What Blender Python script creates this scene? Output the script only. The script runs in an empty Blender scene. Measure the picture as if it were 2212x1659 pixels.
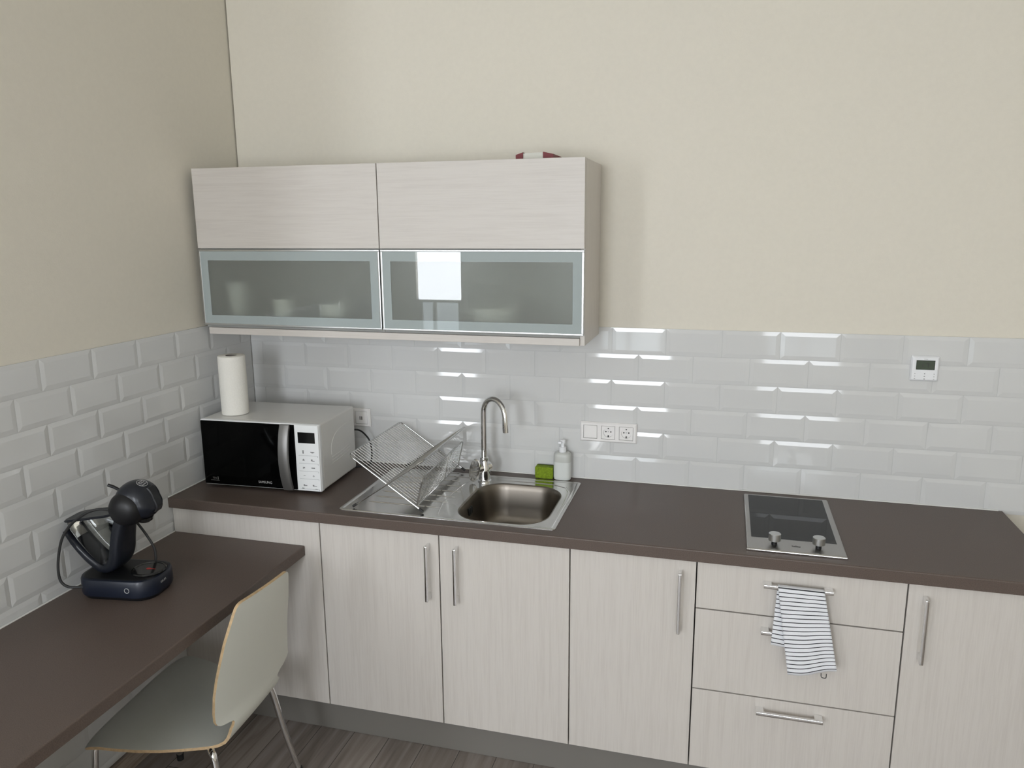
import bpy, bmesh, math, random
from mathutils import Vector, Matrix
random.seed(7)
C = bpy.context.scene.collection
S = bpy.context.scene
PI = math.pi

# ------------------------------------------------------------------ camera
cd = bpy.data.cameras.new('camera'); cam = bpy.data.objects.new('camera', cd); C.objects.link(cam)
cam.location = (1.95485, -2.88273, 1.88205)
cam.rotation_mode = 'XYZ'
cam.rotation_euler = (1.36695, 0.00729, 0.26645)
cd.sensor_width = 36.0
cd.lens = 36.0 * 1671.65 / 2212.0
cd.clip_start = 0.05
S.camera = cam

# ------------------------------------------------------------------ world, exposure
w = bpy.data.worlds.new('daylight'); S.world = w; w.use_nodes = True
w.node_tree.nodes['Background'].inputs[0].default_value = (0.55, 0.62, 0.70, 1)
w.node_tree.nodes['Background'].inputs[1].default_value = 1.0
S.view_settings.view_transform = 'Standard'
S.view_settings.look = 'None'
S.view_settings.exposure = -0.21
S.view_settings.gamma = 1.0
S.view_settings.use_curve_mapping = False

BLIND_L = (20.0, 20.0, 10.0)      # radiance of the three daylit blinds
GLASS_L = (3.8, 4.5, 2.0)       # radiance of the street seen below them

# ------------------------------------------------------------------ materials
def nt(name):
    m = bpy.data.materials.new(name); m.use_nodes = True
    return m, m.node_tree.nodes, m.node_tree.links, m.node_tree.nodes['Principled BSDF']

def mat(name, col, rough=0.5, metal=0.0, noise=0.0, nscale=200.0, bump=0.0, coat=0.0, spec=None, bscale=None, **kw):
    m, N, L, b = nt(name)
    b.inputs['Base Color'].default_value = (*col, 1)
    b.inputs['Roughness'].default_value = rough
    b.inputs['Metallic'].default_value = metal
    if coat: b.inputs['Coat Weight'].default_value = coat
    if spec is not None: b.inputs['Specular IOR Level'].default_value = spec
    for k, v in kw.items():
        b.inputs[k.replace('_', ' ')].default_value = v
    if noise or bump:
        tc = N.new('ShaderNodeTexCoord')
        n = N.new('ShaderNodeTexNoise'); n.inputs['Scale'].default_value = nscale; n.inputs['Detail'].default_value = 3
        L.new(tc.outputs['Object'], n.inputs['Vector'])
        if noise:
            r = N.new('ShaderNodeValToRGB')
            r.color_ramp.elements[0].position = 0.3; r.color_ramp.elements[1].position = 0.7
            r.color_ramp.elements[0].color = (*[c * (1 - noise) for c in col], 1)
            r.color_ramp.elements[1].color = (*[min(1, c * (1 + noise)) for c in col], 1)
            L.new(n.outputs['Fac'], r.inputs['Fac']); L.new(r.outputs['Color'], b.inputs['Base Color'])
        if bump:
            n2 = n
            if bscale:
                n2 = N.new('ShaderNodeTexNoise'); n2.inputs['Scale'].default_value = bscale; n2.inputs['Detail'].default_value = 2
                L.new(tc.outputs['Object'], n2.inputs['Vector'])
            bp = N.new('ShaderNodeBump'); bp.inputs['Strength'].default_value = bump; bp.inputs['Distance'].default_value = 0.002
            L.new(n2.outputs['Fac'], bp.inputs['Height']); L.new(bp.outputs['Normal'], b.inputs['Normal'])
    return m

def wood(name, stretch, c0, c1, rough=0.42, bump=0.25):
    """whitewashed grain: noise stretched along the axis whose factor is small"""
    m, N, L, b = nt(name)
    tc = N.new('ShaderNodeTexCoord'); oi = N.new('ShaderNodeObjectInfo')
    add = N.new('ShaderNodeVectorMath'); add.operation = 'ADD'
    sc = N.new('ShaderNodeVectorMath'); sc.operation = 'SCALE'; sc.inputs['Scale'].default_value = 7.3
    cx = N.new('ShaderNodeCombineXYZ')
    for i in range(3): L.new(oi.outputs['Random'], cx.inputs[i])
    L.new(cx.outputs[0], sc.inputs[0])
    L.new(tc.outputs['Object'], add.inputs[0]); L.new(sc.outputs[0], add.inputs[1])
    def layer(k, detail, dist):
        mp = N.new('ShaderNodeMapping'); mp.inputs['Scale'].default_value = tuple(s * k for s in stretch)
        L.new(add.outputs[0], mp.inputs['Vector'])
        n = N.new('ShaderNodeTexNoise'); n.inputs['Scale'].default_value = 1.0
        n.inputs['Detail'].default_value = detail; n.inputs['Distortion'].default_value = dist
        L.new(mp.outputs[0], n.inputs['Vector']); return n
    a = layer(1.0, 4, 0.3); f = layer(4.0, 3, 0.2)
    mx = N.new('ShaderNodeMath'); mx.operation = 'ADD'
    L.new(a.outputs['Fac'], mx.inputs[0])
    h = N.new('ShaderNodeMath'); h.operation = 'MULTIPLY'; h.inputs[1].default_value = 0.8
    L.new(f.outputs['Fac'], h.inputs[0]); L.new(h.outputs[0], mx.inputs[1])
    r = N.new('ShaderNodeValToRGB')
    r.color_ramp.elements[0].position = 0.62; r.color_ramp.elements[1].position = 1.05
    r.color_ramp.elements[0].color = (*c0, 1); r.color_ramp.elements[1].color = (*c1, 1)
    L.new(mx.outputs[0], r.inputs['Fac']); L.new(r.outputs['Color'], b.inputs['Base Color'])
    bp = N.new('ShaderNodeBump'); bp.inputs['Strength'].default_value = bump; bp.inputs['Distance'].default_value = 0.001
    L.new(mx.outputs[0], bp.inputs['Height']); L.new(bp.outputs['Normal'], b.inputs['Normal'])
    b.inputs['Roughness'].default_value = rough
    return m

M = {}
M['wall'] = mat('cream_wall_paint', (0.745, 0.702, 0.610), 0.85, noise=0.012, nscale=60, bump=0.12, bscale=260)
M['ceil'] = mat('white_ceiling_paint', (0.86, 0.85, 0.81), 0.9)
M['tile'] = mat('white_glazed_tile', (0.67, 0.672, 0.665), 0.05, noise=0.01, nscale=3, bump=0.02, bscale=14, spec=0.5)
M['grout'] = mat('pale_grout', (0.55, 0.555, 0.55), 0.8)
M['seal'] = mat('white_sealant', (0.80, 0.80, 0.77), 0.35)
W0, W1 = (0.580, 0.540, 0.500), (0.628, 0.590, 0.548)
M['wood_v'] = wood('whitewashed_wood_upright', (75, 75, 2.6), W0, W1)
M['wood_h'] = wood('whitewashed_wood_lying', (2.6, 75, 75), W0, W1)
M['shade'] = mat('cabinet_core_gap_shade', (0.10, 0.092, 0.085), 0.7)  # cabinet bodies coloured dark to paint the shade in the door gaps
M['inside'] = mat('grey_cabinet_inside', (0.34, 0.34, 0.32), 0.6)
M['carcass'] = mat('white_melamine', (0.72, 0.70, 0.66), 0.5)
M['taupe'] = mat('taupe_laminate', (0.107, 0.079, 0.0655), 0.45, noise=0.22, nscale=420, bump=0.08, bscale=500)
M['plinth'] = mat('grey_plinth_laminate', (0.195, 0.182, 0.165), 0.4)
M['chrome'] = mat('polished_chrome', (0.82, 0.82, 0.82), 0.07, 1.0)
M['wire'] = mat('chrome_wire', (0.50, 0.50, 0.49), 0.22, 1.0)
M['alu'] = mat('satin_aluminium', (0.56, 0.57, 0.57), 0.34, 1.0)
M['black'] = mat('black_plastic', (0.008, 0.008, 0.009), 0.4, spec=0.35)
M['rubber'] = mat('black_rubber', (0.02, 0.02, 0.02), 0.6)
M['white_pl'] = mat('white_plastic', (0.88, 0.86, 0.845), 0.25)
M['white_br'] = mat('bright_white_plastic', (0.86, 0.87, 0.89), 0.3)
M['grey_ink'] = mat('grey_print', (0.22, 0.22, 0.22), 0.6)
M['dark_ink'] = mat('dark_print', (0.02, 0.02, 0.02), 0.6)
M['light_ink'] = mat('silver_print', (0.45, 0.45, 0.45), 0.5)

def steel(name, col, rough, stretch):
    m, N, L, b = nt(name)
    b.inputs['Base Color'].default_value = (*col, 1); b.inputs['Metallic'].default_value = 1
    tc = N.new('ShaderNodeTexCoord'); mp = N.new('ShaderNodeMapping'); mp.inputs['Scale'].default_value = stretch
    n = N.new('ShaderNodeTexNoise'); n.inputs['Scale'].default_value = 1; n.inputs['Detail'].default_value = 3
    L.new(tc.outputs['Object'], mp.inputs[0]); L.new(mp.outputs[0], n.inputs['Vector'])
    r = N.new('ShaderNodeMapRange'); r.inputs['To Min'].default_value = rough * 0.8; r.inputs['To Max'].default_value = rough * 1.25
    L.new(n.outputs['Fac'], r.inputs['Value']); L.new(r.outputs[0], b.inputs['Roughness'])
    return m
M['steel'] = steel('brushed_steel', (0.60, 0.59, 0.57), 0.15, (6, 500, 500))
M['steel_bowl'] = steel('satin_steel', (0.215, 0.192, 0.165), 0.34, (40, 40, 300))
M['steel_hob'] = steel('brushed_hob_steel', (0.40, 0.39, 0.375), 0.33, (400, 6, 400))

def floor_mat():
    m, N, L, b = nt('grey_brown_plank_floor')
    tc = N.new('ShaderNodeTexCoord'); mp = N.new('ShaderNodeMapping')
    mp.inputs['Rotation'].default_value = (0, 0, PI / 2); mp.inputs['Location'].default_value = (0.35, 0.02, 0)
    br = N.new('ShaderNodeTexBrick')
    br.inputs['Scale'].default_value = 1.0; br.inputs['Brick Width'].default_value = 1.22; br.inputs['Row Height'].default_value = 0.14
    br.inputs['Mortar Size'].default_value = 0.0012; br.inputs['Mortar Smooth'].default_value = 0.1
    br.inputs['Color1'].default_value = (0.0, 0.0, 0.0, 1); br.inputs['Color2'].default_value = (1, 1, 1, 1); br.inputs['Mortar'].default_value = (0.2, 0.2, 0.2, 1)
    br.offset = 0.37
    L.new(tc.outputs['Object'], mp.inputs[0]); L.new(mp.outputs[0], br.inputs['Vector'])
    mp2 = N.new('ShaderNodeMapping'); mp2.inputs['Scale'].default_value = (26, 1.6, 1)
    L.new(tc.outputs['Object'], mp2.inputs[0])
    off = N.new('ShaderNodeVectorMath'); off.operation = 'MULTIPLY_ADD'
    off.inputs[1].default_value = (9, 9, 9)
    L.new(br.outputs['Color'], off.inputs[0]); L.new(mp2.outputs[0], off.inputs[2])
    n = N.new('ShaderNodeTexNoise'); n.inputs['Scale'].default_value = 1; n.inputs['Detail'].default_value = 6; n.inputs['Distortion'].default_value = 0.9
    L.new(off.outputs[0], n.inputs['Vector'])
    r = N.new('ShaderNodeValToRGB')
    e = r.color_ramp.elements
    e[0].position = 0.28; e[0].color = (0.185, 0.160, 0.145, 1); e[1].position = 0.75; e[1].color = (0.43, 0.395, 0.37, 1)
    k = e.new(0.5); k.color = (0.30, 0.262, 0.238, 1)
    L.new(n.outputs['Fac'], r.inputs['Fac'])
    tone = N.new('ShaderNodeMix'); tone.data_type = 'RGBA'; tone.blend_type = 'MULTIPLY'; tone.inputs['Factor'].default_value = 1.0
    tr = N.new('ShaderNodeValToRGB'); tr.color_ramp.elements[0].color = (0.75, 0.73, 0.72, 1); tr.color_ramp.elements[1].color = (1.1, 1.08, 1.05, 1)
    L.new(br.outputs['Color'], tr.inputs['Fac'])
    L.new(r.outputs['Color'], tone.inputs[6]); L.new(tr.outputs['Color'], tone.inputs[7])
    gap = N.new('ShaderNodeMix'); gap.data_type = 'RGBA'
    gap.inputs[7].default_value = (0.04, 0.033, 0.03, 1)
    L.new(br.outputs['Fac'], gap.inputs['Factor']); L.new(tone.outputs[2], gap.inputs[6])
    L.new(gap.outputs[2], b.inputs['Base Color'])
    b.inputs['Roughness'].default_value = 0.45
    return m
M['floor'] = floor_mat()
M['baseboard'] = wood('brown_wood_skirting', (40, 3, 40), (0.20, 0.16, 0.13), (0.36, 0.30, 0.25), 0.45, 0.1)
M['baseboard_x'] = wood('brown_wood_skirting_across', (3, 40, 40), (0.20, 0.16, 0.13), (0.36, 0.30, 0.25), 0.45, 0.1)

def emit(name, col, s):
    m, N, L, b = nt(name)
    b.inputs['Base Color'].default_value = (0.6, 0.6, 0.6, 1)
    b.inputs['Emission Color'].default_value = (*col, 1); b.inputs['Emission Strength'].default_value = s
    b.inputs['Roughness'].default_value = 0.7
    return m
for i in range(3):
    M['blind%d' % i] = emit('daylit_white_blind', (0.925, 0.975, 1.04), BLIND_L[i])
    M['outside%d' % i] = emit('window_glass_with_street', (0.80, 0.92, 1.0), GLASS_L[i])

def frosted(name, trans, col):
    m, N, L, b = nt(name)
    b.inputs['Base Color'].default_value = (*col, 1)
    b.inputs['Transmission Weight'].default_value = trans
    b.inputs['Roughness'].default_value = 0.55; b.inputs['IOR'].default_value = 1.2
    b.inputs['Coat Weight'].default_value = 1.0; b.inputs['Coat IOR'].default_value = 1.52; b.inputs['Coat Roughness'].default_value = 0.0
    return m
M['frost'] = frosted('frosted_glass', 0.86, (0.70, 0.73, 0.69))
M['frost_band'] = frosted('satin_glass_band', 0.0, (0.37, 0.42, 0.42))
M['hobglass'] = mat('black_ceramic_glass', (0.012, 0.013, 0.014), 0.03, spec=0.18)
M['mwglass'] = mat('black_door_glass', (0.0015, 0.0015, 0.0015), 0.06, spec=0.1)
M['mw_metal'] = mat('silver_grey_handle', (0.22, 0.215, 0.21), 0.42, 0.7)
M['mw_body'] = mat('white_enamel', (0.70, 0.69, 0.66), 0.28, coat=0.2)
M['mw_face'] = mat('white_panel', (0.82, 0.83, 0.83), 0.35)
M['paper'] = mat('white_paper', (0.86, 0.84, 0.78), 0.95, bump=0.5, nscale=180, noise=0.02)
M['card'] = mat('grey_cardboard', (0.22, 0.20, 0.18), 0.9)
M['sponge'] = mat('green_sponge', (0.185, 0.27, 0.012), 0.95, noise=0.25, nscale=160, bump=0.7)
M['scour'] = mat('dark_green_scouring_pad', (0.05, 0.08, 0.012), 0.95, noise=0.25, nscale=300, bump=0.7)
M['soap'] = mat('milky_plastic_bottle', (0.68, 0.70, 0.68), 0.28, Subsurface_Weight=0.0)
M['soap_top'] = mat('milky_plastic_bottle_empty_part', (0.55, 0.56, 0.53), 0.28)
M['navy'] = mat('dark_navy_plastic', (0.010, 0.012, 0.018), 0.33, spec=0.35, coat=0.12, Coat_Roughness=0.15)
M['navy_base'] = mat('navy_metallic_plastic', (0.009, 0.0125, 0.024), 0.35, spec=0.35, coat=0.15, Coat_Roughness=0.2)
M['gloss_black'] = mat('glossy_black_plastic', (0.008, 0.008, 0.008), 0.1)
M['red'] = mat('red_mark', (0.35, 0.015, 0.01), 0.4)
M['box_red'] = mat('dark_red_plastic', (0.16, 0.004, 0.008), 0.5)
M['box_white'] = mat('cream_plastic', (0.66, 0.65, 0.58), 0.5)
M['lcd'] = mat('grey_green_lcd', (0.055, 0.075, 0.052), 0.2)
M['lcd_dark'] = mat('lcd_border', (0.02, 0.03, 0.022), 0.2)
M['shell'] = mat('pale_grey_laminate', (0.63, 0.635, 0.575), 0.42)
M['ply'] = mat('birch_ply_edge', (0.52, 0.37, 0.21), 0.6, noise=0.15, nscale=90)
M['china'] = mat('white_china', (0.85, 0.85, 0.82), 0.2)

def tank_mat():
    m = bpy.data.materials.new('clear_smoky_plastic'); m.use_nodes = True
    N, L = m.node_tree.nodes, m.node_tree.links; N.clear()
    o = N.new('ShaderNodeOutputMaterial'); t = N.new('ShaderNodeBsdfTransparent'); t.inputs[0].default_value = (0.80, 0.82, 0.81, 1)
    g = N.new('ShaderNodeBsdfGlossy'); g.inputs['Roughness'].default_value = 0.04; g.inputs[0].default_value = (1, 1, 1, 1)
    lw = N.new('ShaderNodeFresnel'); lw.inputs[0].default_value = 1.5
    mx = N.new('ShaderNodeMixShader')
    L.new(lw.outputs[0], mx.inputs[0]); L.new(t.outputs[0], mx.inputs[1]); L.new(g.outputs[0], mx.inputs[2]); L.new(mx.outputs[0], o.inputs[0])
    return m
M['tank'] = tank_mat()

def towel_mat():
    m, N, L, b = nt('white_cloth_with_black_stripes')
    uv = N.new('ShaderNodeUVMap'); sp = N.new('ShaderNodeSeparateXYZ'); L.new(uv.outputs[0], sp.inputs[0])
    d = N.new('ShaderNodeMath'); d.operation = 'MULTIPLY'; d.inputs[1].default_value = 1.0
    L.new(sp.outputs[1], d.inputs[0])
    fr = N.new('ShaderNodeMath'); fr.operation = 'FRACT'; L.new(d.outputs[0], fr.inputs[0])
    lt = N.new('ShaderNodeMath'); lt.operation = 'LESS_THAN'; lt.inputs[1].default_value = 0.2; L.new(fr.outputs[0], lt.inputs[0])
    mx = N.new('ShaderNodeMix'); mx.data_type = 'RGBA'
    mx.inputs[6].default_value = (0.80, 0.81, 0.84, 1); mx.inputs[7].default_value = (0.02, 0.02, 0.025, 1)
    L.new(lt.outputs[0], mx.inputs['Factor']); L.new(mx.outputs[2], b.inputs['Base Color'])
    b.inputs['Roughness'].default_value = 0.95
    tc = N.new('ShaderNodeTexCoord'); n = N.new('ShaderNodeTexNoise'); n.inputs['Scale'].default_value = 900
    L.new(tc.outputs['Object'], n.inputs['Vector'])
    bp = N.new('ShaderNodeBump'); bp.inputs['Strength'].default_value = 0.3; bp.inputs['Distance'].default_value = 0.001
    L.new(n.outputs['Fac'], bp.inputs['Height']); L.new(bp.outputs['Normal'], b.inputs['Normal'])
    return m
M['towel'] = towel_mat()

# ------------------------------------------------------------------ mesh helpers
class MB:
    """collects shapes that end up as ONE mesh"""
    def __init__(s): s.v = []; s.f = []; s.m = []; s.uv = {}
    def add(s, vs, fs, mi=0):
        o = len(s.v); s.v += [tuple(p) for p in vs]
        for f in fs: s.f.append(tuple(i + o for i in f)); s.m.append(mi)
        return s
    def bm(s, b, mi=0):
        b.verts.ensure_lookup_table(); b.verts.index_update()
        s.add([v.co for v in b.verts], [[v.index for v in f.verts] for f in b.faces], mi); b.free(); return s
    def box(s, x0, x1, y0, y1, z0, z1, bev=0.0, seg=2, mi=0, mtx=None):
        b = bmesh.new(); bmesh.ops.create_cube(b, size=1)
        for v in b.verts:
            v.co = Vector(((x0 + x1) / 2 + v.co.x * (x1 - x0), (y0 + y1) / 2 + v.co.y * (y1 - y0), (z0 + z1) / 2 + v.co.z * (z1 - z0)))
        if bev: bmesh.ops.bevel(b, geom=list(b.edges), offset=bev, segments=seg, affect='EDGES', profile=0.5)
        if mtx: b.transform(mtx)
        return s.bm(b, mi)
    def loft(s, rings, closed=True, cap0=True, cap1=True, mi=0):
        n = len(rings[0]); vs = [p for r in rings for p in r]; fs = []
        for i in range(len(rings) - 1):
            for j in range(n if closed else n - 1):
                k = (j + 1) % n
                fs.append((i * n + j, i * n + k, (i + 1) * n + k, (i + 1) * n + j))
        if cap0: fs.append(tuple(range(n - 1, -1, -1)))
        if cap1: fs.append(tuple((len(rings) - 1) * n + j for j in range(n)))
        return s.add(vs, fs, mi)
    def tube(s, pts, r, n=12, caps=True, mi=0):
        pts = [Vector(p) for p in pts]; rs = r if isinstance(r, (list, tuple)) else [r] * len(pts)
        t0 = (pts[1] - pts[0]).normalized()
        up = Vector((0, 0, 1)) if abs(t0.z) < 0.9 else Vector((1, 0, 0))
        nrm = t0.cross(up).normalized(); rings = []
        for i, p in enumerate(pts):
            t = (pts[min(i + 1, len(pts) - 1)] - pts[max(i - 1, 0)]).normalized()
            nrm = (nrm - t * nrm.dot(t)).normalized(); bn = t.cross(nrm)
            rings.append([p + (nrm * math.cos(a) + bn * math.sin(a)) * rs[i] for a in [2 * PI * k / n for k in range(n)]])
        return s.loft(rings, True, caps, caps, mi)
    def lathe(s, prof, org=(0, 0, 0), axis=(0, 0, 1), n=32, mi=0, cap0=True, cap1=True):
        a = Vector(axis).normalized(); u = a.orthogonal().normalized(); v = a.cross(u); o = Vector(org)
        rings = [[o + a * z + (u * math.cos(t) + v * math.sin(t)) * max(r, 1e-5) for t in [2 * PI * k / n for k in range(n)]] for r, z in prof]
        return s.loft(rings, True, cap0, cap1, mi)
    def poly_ext(s, pts, d, mi=0):
        """flat polygon (list of 3D points) pushed along vector d"""
        n = len(pts); d = Vector(d); a = [Vector(p) for p in pts]
        return s.add(a + [p + d for p in a], [tuple(range(n - 1, -1, -1)), tuple(range(n, 2 * n))] + [(i, (i + 1) % n, n + (i + 1) % n, n + i) for i in range(n)], mi)
    def text(s, body, size, org, xd, yd, depth=0.0004, mi=0, align='CENTER', sx=1.0):
        cu = bpy.data.curves.new('t', 'FONT'); cu.body = body; cu.size = size; cu.align_x = align; cu.align_y = 'CENTER'; cu.extrude = depth / 2; cu.resolution_u = 3
        o = bpy.data.objects.new('t', cu); C.objects.link(o)
        bpy.context.view_layer.update()
        me = bpy.data.meshes.new_from_object(o.evaluated_get(bpy.context.evaluated_depsgraph_get()))
        xd = Vector(xd).normalized(); yd = Vector(yd).normalized(); zd = xd.cross(yd)
        s.add([Vector(org) + xd * v.co.x * sx + yd * v.co.y + zd * v.co.z for v in me.vertices], [tuple(p.vertices) for p in me.polygons], mi)
        bpy.data.objects.remove(o); bpy.data.curves.remove(cu); bpy.data.meshes.remove(me)
        return s

def obj(name, mb, m, parent=None, smooth=True, ang=35, label=None):
    me = bpy.data.meshes.new(name)
    off = Vector(parent.get('_org', (0, 0, 0))) if parent else Vector((0, 0, 0))
    me.from_pydata([Vector(v) - off for v in mb.v], [], mb.f)
    ms = m if isinstance(m, (list, tuple)) else [m]
    for k in ms: me.materials.append(M[k])
    me.polygons.foreach_set('material_index', mb.m)
    b = bmesh.new(); b.from_mesh(me)
    if smooth != 'raw':
        bmesh.ops.recalc_face_normals(b, faces=list(b.faces))
    if smooth:
        lim = math.radians(ang)
        for f in b.faces: f.smooth = True
        for e in b.edges:                       # keep big flat faces flat next to their small bevels
            if len(e.link_faces) != 2: continue
            a = e.calc_face_angle(0.0); p_, q_ = (f.calc_area() for f in e.link_faces)
            if a > lim or (a > .07 and ang < 90 and max(p_, q_) > 14 * min(p_, q_)): e.smooth = False
    b.to_mesh(me); b.free()
    me.update()
    o = bpy.data.objects.new(name, me); C.objects.link(o)
    if parent:
        o.parent = parent; o['_org'] = tuple(off)
    if label: o['label'] = label
    return o

def thing(name, label, cat, loc=(0, 0, 0), rz=0.0, group=None, local=False):
    """an Empty at the thing's base; parts are written in world coordinates unless local"""
    o = bpy.data.objects.new(name, None); C.objects.link(o); o.empty_display_size = 0.05
    o.location = loc; o.rotation_euler = (0, 0, rz); o['label'] = label; o['category'] = cat
    o['_org'] = (0.0, 0.0, 0.0) if local else tuple(float(c) for c in loc)
    if group: o['group'] = group
    return o

def tag(o, label, cat, group=None):
    o['label'] = label; o['category'] = cat
    if group: o['group'] = group
    return o

def struct(name, mb, m, parent=None, **k):
    o = obj(name, mb, m, parent, **k)
    if parent is None: o['kind'] = 'structure'
    return o

def rrect(x0, x1, y0, y1, r, n=8, z=0.0):
    """rounded rectangle, counter-clockwise"""
    out = []
    for cx, cy, a0 in ((x1 - r, y1 - r, 0), (x0 + r, y1 - r, PI / 2), (x0 + r, y0 + r, PI), (x1 - r, y0 + r, 1.5 * PI)):
        for i in range(n + 1):
            a = a0 + PI / 2 * i / n
            out.append((cx + r * math.cos(a), cy + r * math.sin(a), z))
    return out

def bez(pts, k=8):
    """Catmull-Rom through points"""
    P = [Vector(p) for p in pts]; P = [2 * P[0] - P[1]] + P + [2 * P[-1] - P[-2]]; out = []
    for i in range(1, len(P) - 2):
        for j in range(k):
            t = j / k; a, b_, c, d = P[i - 1], P[i], P[i + 1], P[i + 2]
            out.append(0.5 * ((2 * b_) + (c - a) * t + (2 * a - 5 * b_ + 4 * c - d) * t * t + (3 * b_ - a - 3 * c + d) * t ** 3))
    out.append(P[-2]); return out

# ================================================================== SETTING
XR, XL, YF, HC, YE = 3.6, -2.6, -5.5, 3.35, -1.95      # room: right wall, far left, window wall, ceiling, end of the left wall
struct('floor', MB().box(XL - .2, XR + .2, YF - .3, .2, -.1, 0), 'floor')
struct('ceiling', MB().box(XL - .2, XR + .2, YF - .3, .2, HC, HC + .1), 'ceil')
wb = struct('wall_back', MB().box(0, XR, .006, .2, 0, HC), 'wall')
wl = struct('wall_left', MB().box(-.2, -.006, YE, .2, 0, HC), 'wall')
struct('wall_right', MB().box(XR, XR + .2, YF - .3, .2, 0, HC), 'wall')
struct('wall_far_left', MB().box(XL - .2, XL, YF - .3, .2, 0, HC), 'wall')
struct('wall_hall', MB().box(XL, -.2, YE, YE + .15, 0, HC), 'wall')
WIN = [(-1.215, -0.71, 1.10), (0.62, 1.40, 1.0), (2.36, 3.14, 1.15)]
MUL = (.37, .5, .5)
ZS, ZT = 0.45, 2.68
mb = MB(); xs = [XL] + [c for a, b, _ in WIN for c in (a, b)] + [XR]
for i in range(0, len(xs), 2): mb.box(xs[i], xs[i + 1], YF - .25, YF, 0, HC)
for a, b, _ in WIN: mb.box(a, b, YF - .25, YF, 0, ZS); mb.box(a, b, YF - .25, YF, ZT, HC)
struct('wall_front', mb, 'wall')
for i, (a, b, zb) in enumerate(WIN):
    f = MB(); y0, y1 = YF - .10, YF - .03
    for x0, x1, z0, z1 in ((a, a + .05, ZS, ZT), (b - .05, b, ZS, ZT), (a, b, ZS, ZS + .06), (a, b, ZT - .05, ZT), (a + (b - a) * MUL[i] - .02, a + (b - a) * MUL[i] + .02, ZS, ZT), (a, b, ZS + .62, ZS + .68)):
        f.box(x0, x1, y0, y1, z0, z1, .004)
    fo = struct('window_%d' % (i + 1), f, 'white_pl')
    obj('pane', MB().box(a + .03, b - .03, YF - .075, YF - .065, ZS + .03, ZT - .03), 'outside%d' % i, fo)
    bl = MB().box(a + .012, b - .012, YF - .024, YF - .021, zb, ZT - .02); 
    blo = obj('roller_blind', bl, 'blind%d' % i, fo)
    obj('blind_rail', MB().box(a + .012, b - .012, YF - .028, YF - .016, zb - .03, zb - .001, .003), 'white_pl', blo)

def tiles(rows, a0, a1, joint, plane):
    """bevelled metro tiles. a = coordinate along the wall; plane(a, h, z) -> point"""
    tb = MB(); g = .0008; bv = .0145; hgt = .0028
    for z0, z1, half in rows:
        j = joint + (.1 if half else 0); k0 = math.floor((a0 - j) / .2)
        k = k0
        while j + .2 * k < a1 - 1e-6:
            s0, s1 = max(a0, j + .2 * k), min(a1, j + .2 * (k + 1)); f0, f1 = j + .2 * k, j + .2 * (k + 1); k += 1
            if s1 - s0 < .012: continue
            l, r, b, t = s0 + g, s1 - g, z0 + g, z1 - g
            lb = bv if s0 <= f0 + 1e-6 else 0.004; rb = bv if s1 >= f1 - 1e-6 else 0.004
            lb = min(lb, (r - l) * .4); rb = min(rb, (r - l) * .4); zb = min(bv, (t - b) * .4)
            tx, tz = random.gauss(0, .0022), random.gauss(0, .0030)
            O = [(l, b), (r, b), (r, t), (l, t)]; I = [(l + lb, b + zb), (r - rb, b + zb), (r - rb, t - zb), (l + lb, t - zb)]
            mx, mz = (l + r) / 2, (b + t) / 2
            hh = lambda p, base: base + (p[0] - mx) * tx + (p[1] - mz) * tz
            vs = [plane(p[0], -.004, p[1]) for p in O] + [plane(p[0], hh(p, .0006), p[1]) for p in O] + [plane(p[0], hh(p, hgt), p[1]) for p in I]
            fs = [(8, 9, 10, 11)] + [(i, (i + 1) % 4, 4 + (i + 1) % 4, 4 + i) for i in range(4)] + [(4 + i, 4 + (i + 1) % 4, 8 + (i + 1) % 4, 8 + i) for i in range(4)]
            tb.add(vs, fs, 0)
    return tb
rb = [(1.5 - .1 * r if r < 6 else .888, 1.5 - .1 * (r - 1), r % 2 == 0) for r in range(1, 7)]
tb = tiles(rb, .0015, XR - .002, 1.55565 - 10 * .2, lambda a, h, z: (a, -h, z))
tb.box(.001, XR - .002, -.0003, .0065, .889, 1.499, mi=1)
obj('tile_cladding', tb, ['tile', 'grout'], wb, smooth=False, label='glossy white bevelled brick tiles')
rl = [(max(1.5 - .1 * r, .071), 1.5 - .1 * (r - 1), r % 2 == 0) for r in range(1, 16) if 1.5 - .1 * (r - 1) > .08]
tb = tiles(rl, .0015, -YE - .002, .27068 - .4, lambda a, h, z: (h, -a, z))
tb.box(-.0065, .0003, YE + .002, -.001, .071, 1.499, mi=1)
obj('tile_cladding', tb, ['tile', 'grout'], wl, smooth=False, label='glossy white bevelled brick tiles')
struct('baseboard_left', MB().box(-.006, .013, YE, -.6, 0, .07, .003), 'baseboard')
struct('baseboard_right', MB().box(XR - .018, XR, YF, 0, 0, .07, .003), 'baseboard')
struct('baseboard_front', MB().box(XL, XR - .018, YF, YF + .018, 0, .07, .003), 'baseboard_x')

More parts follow.
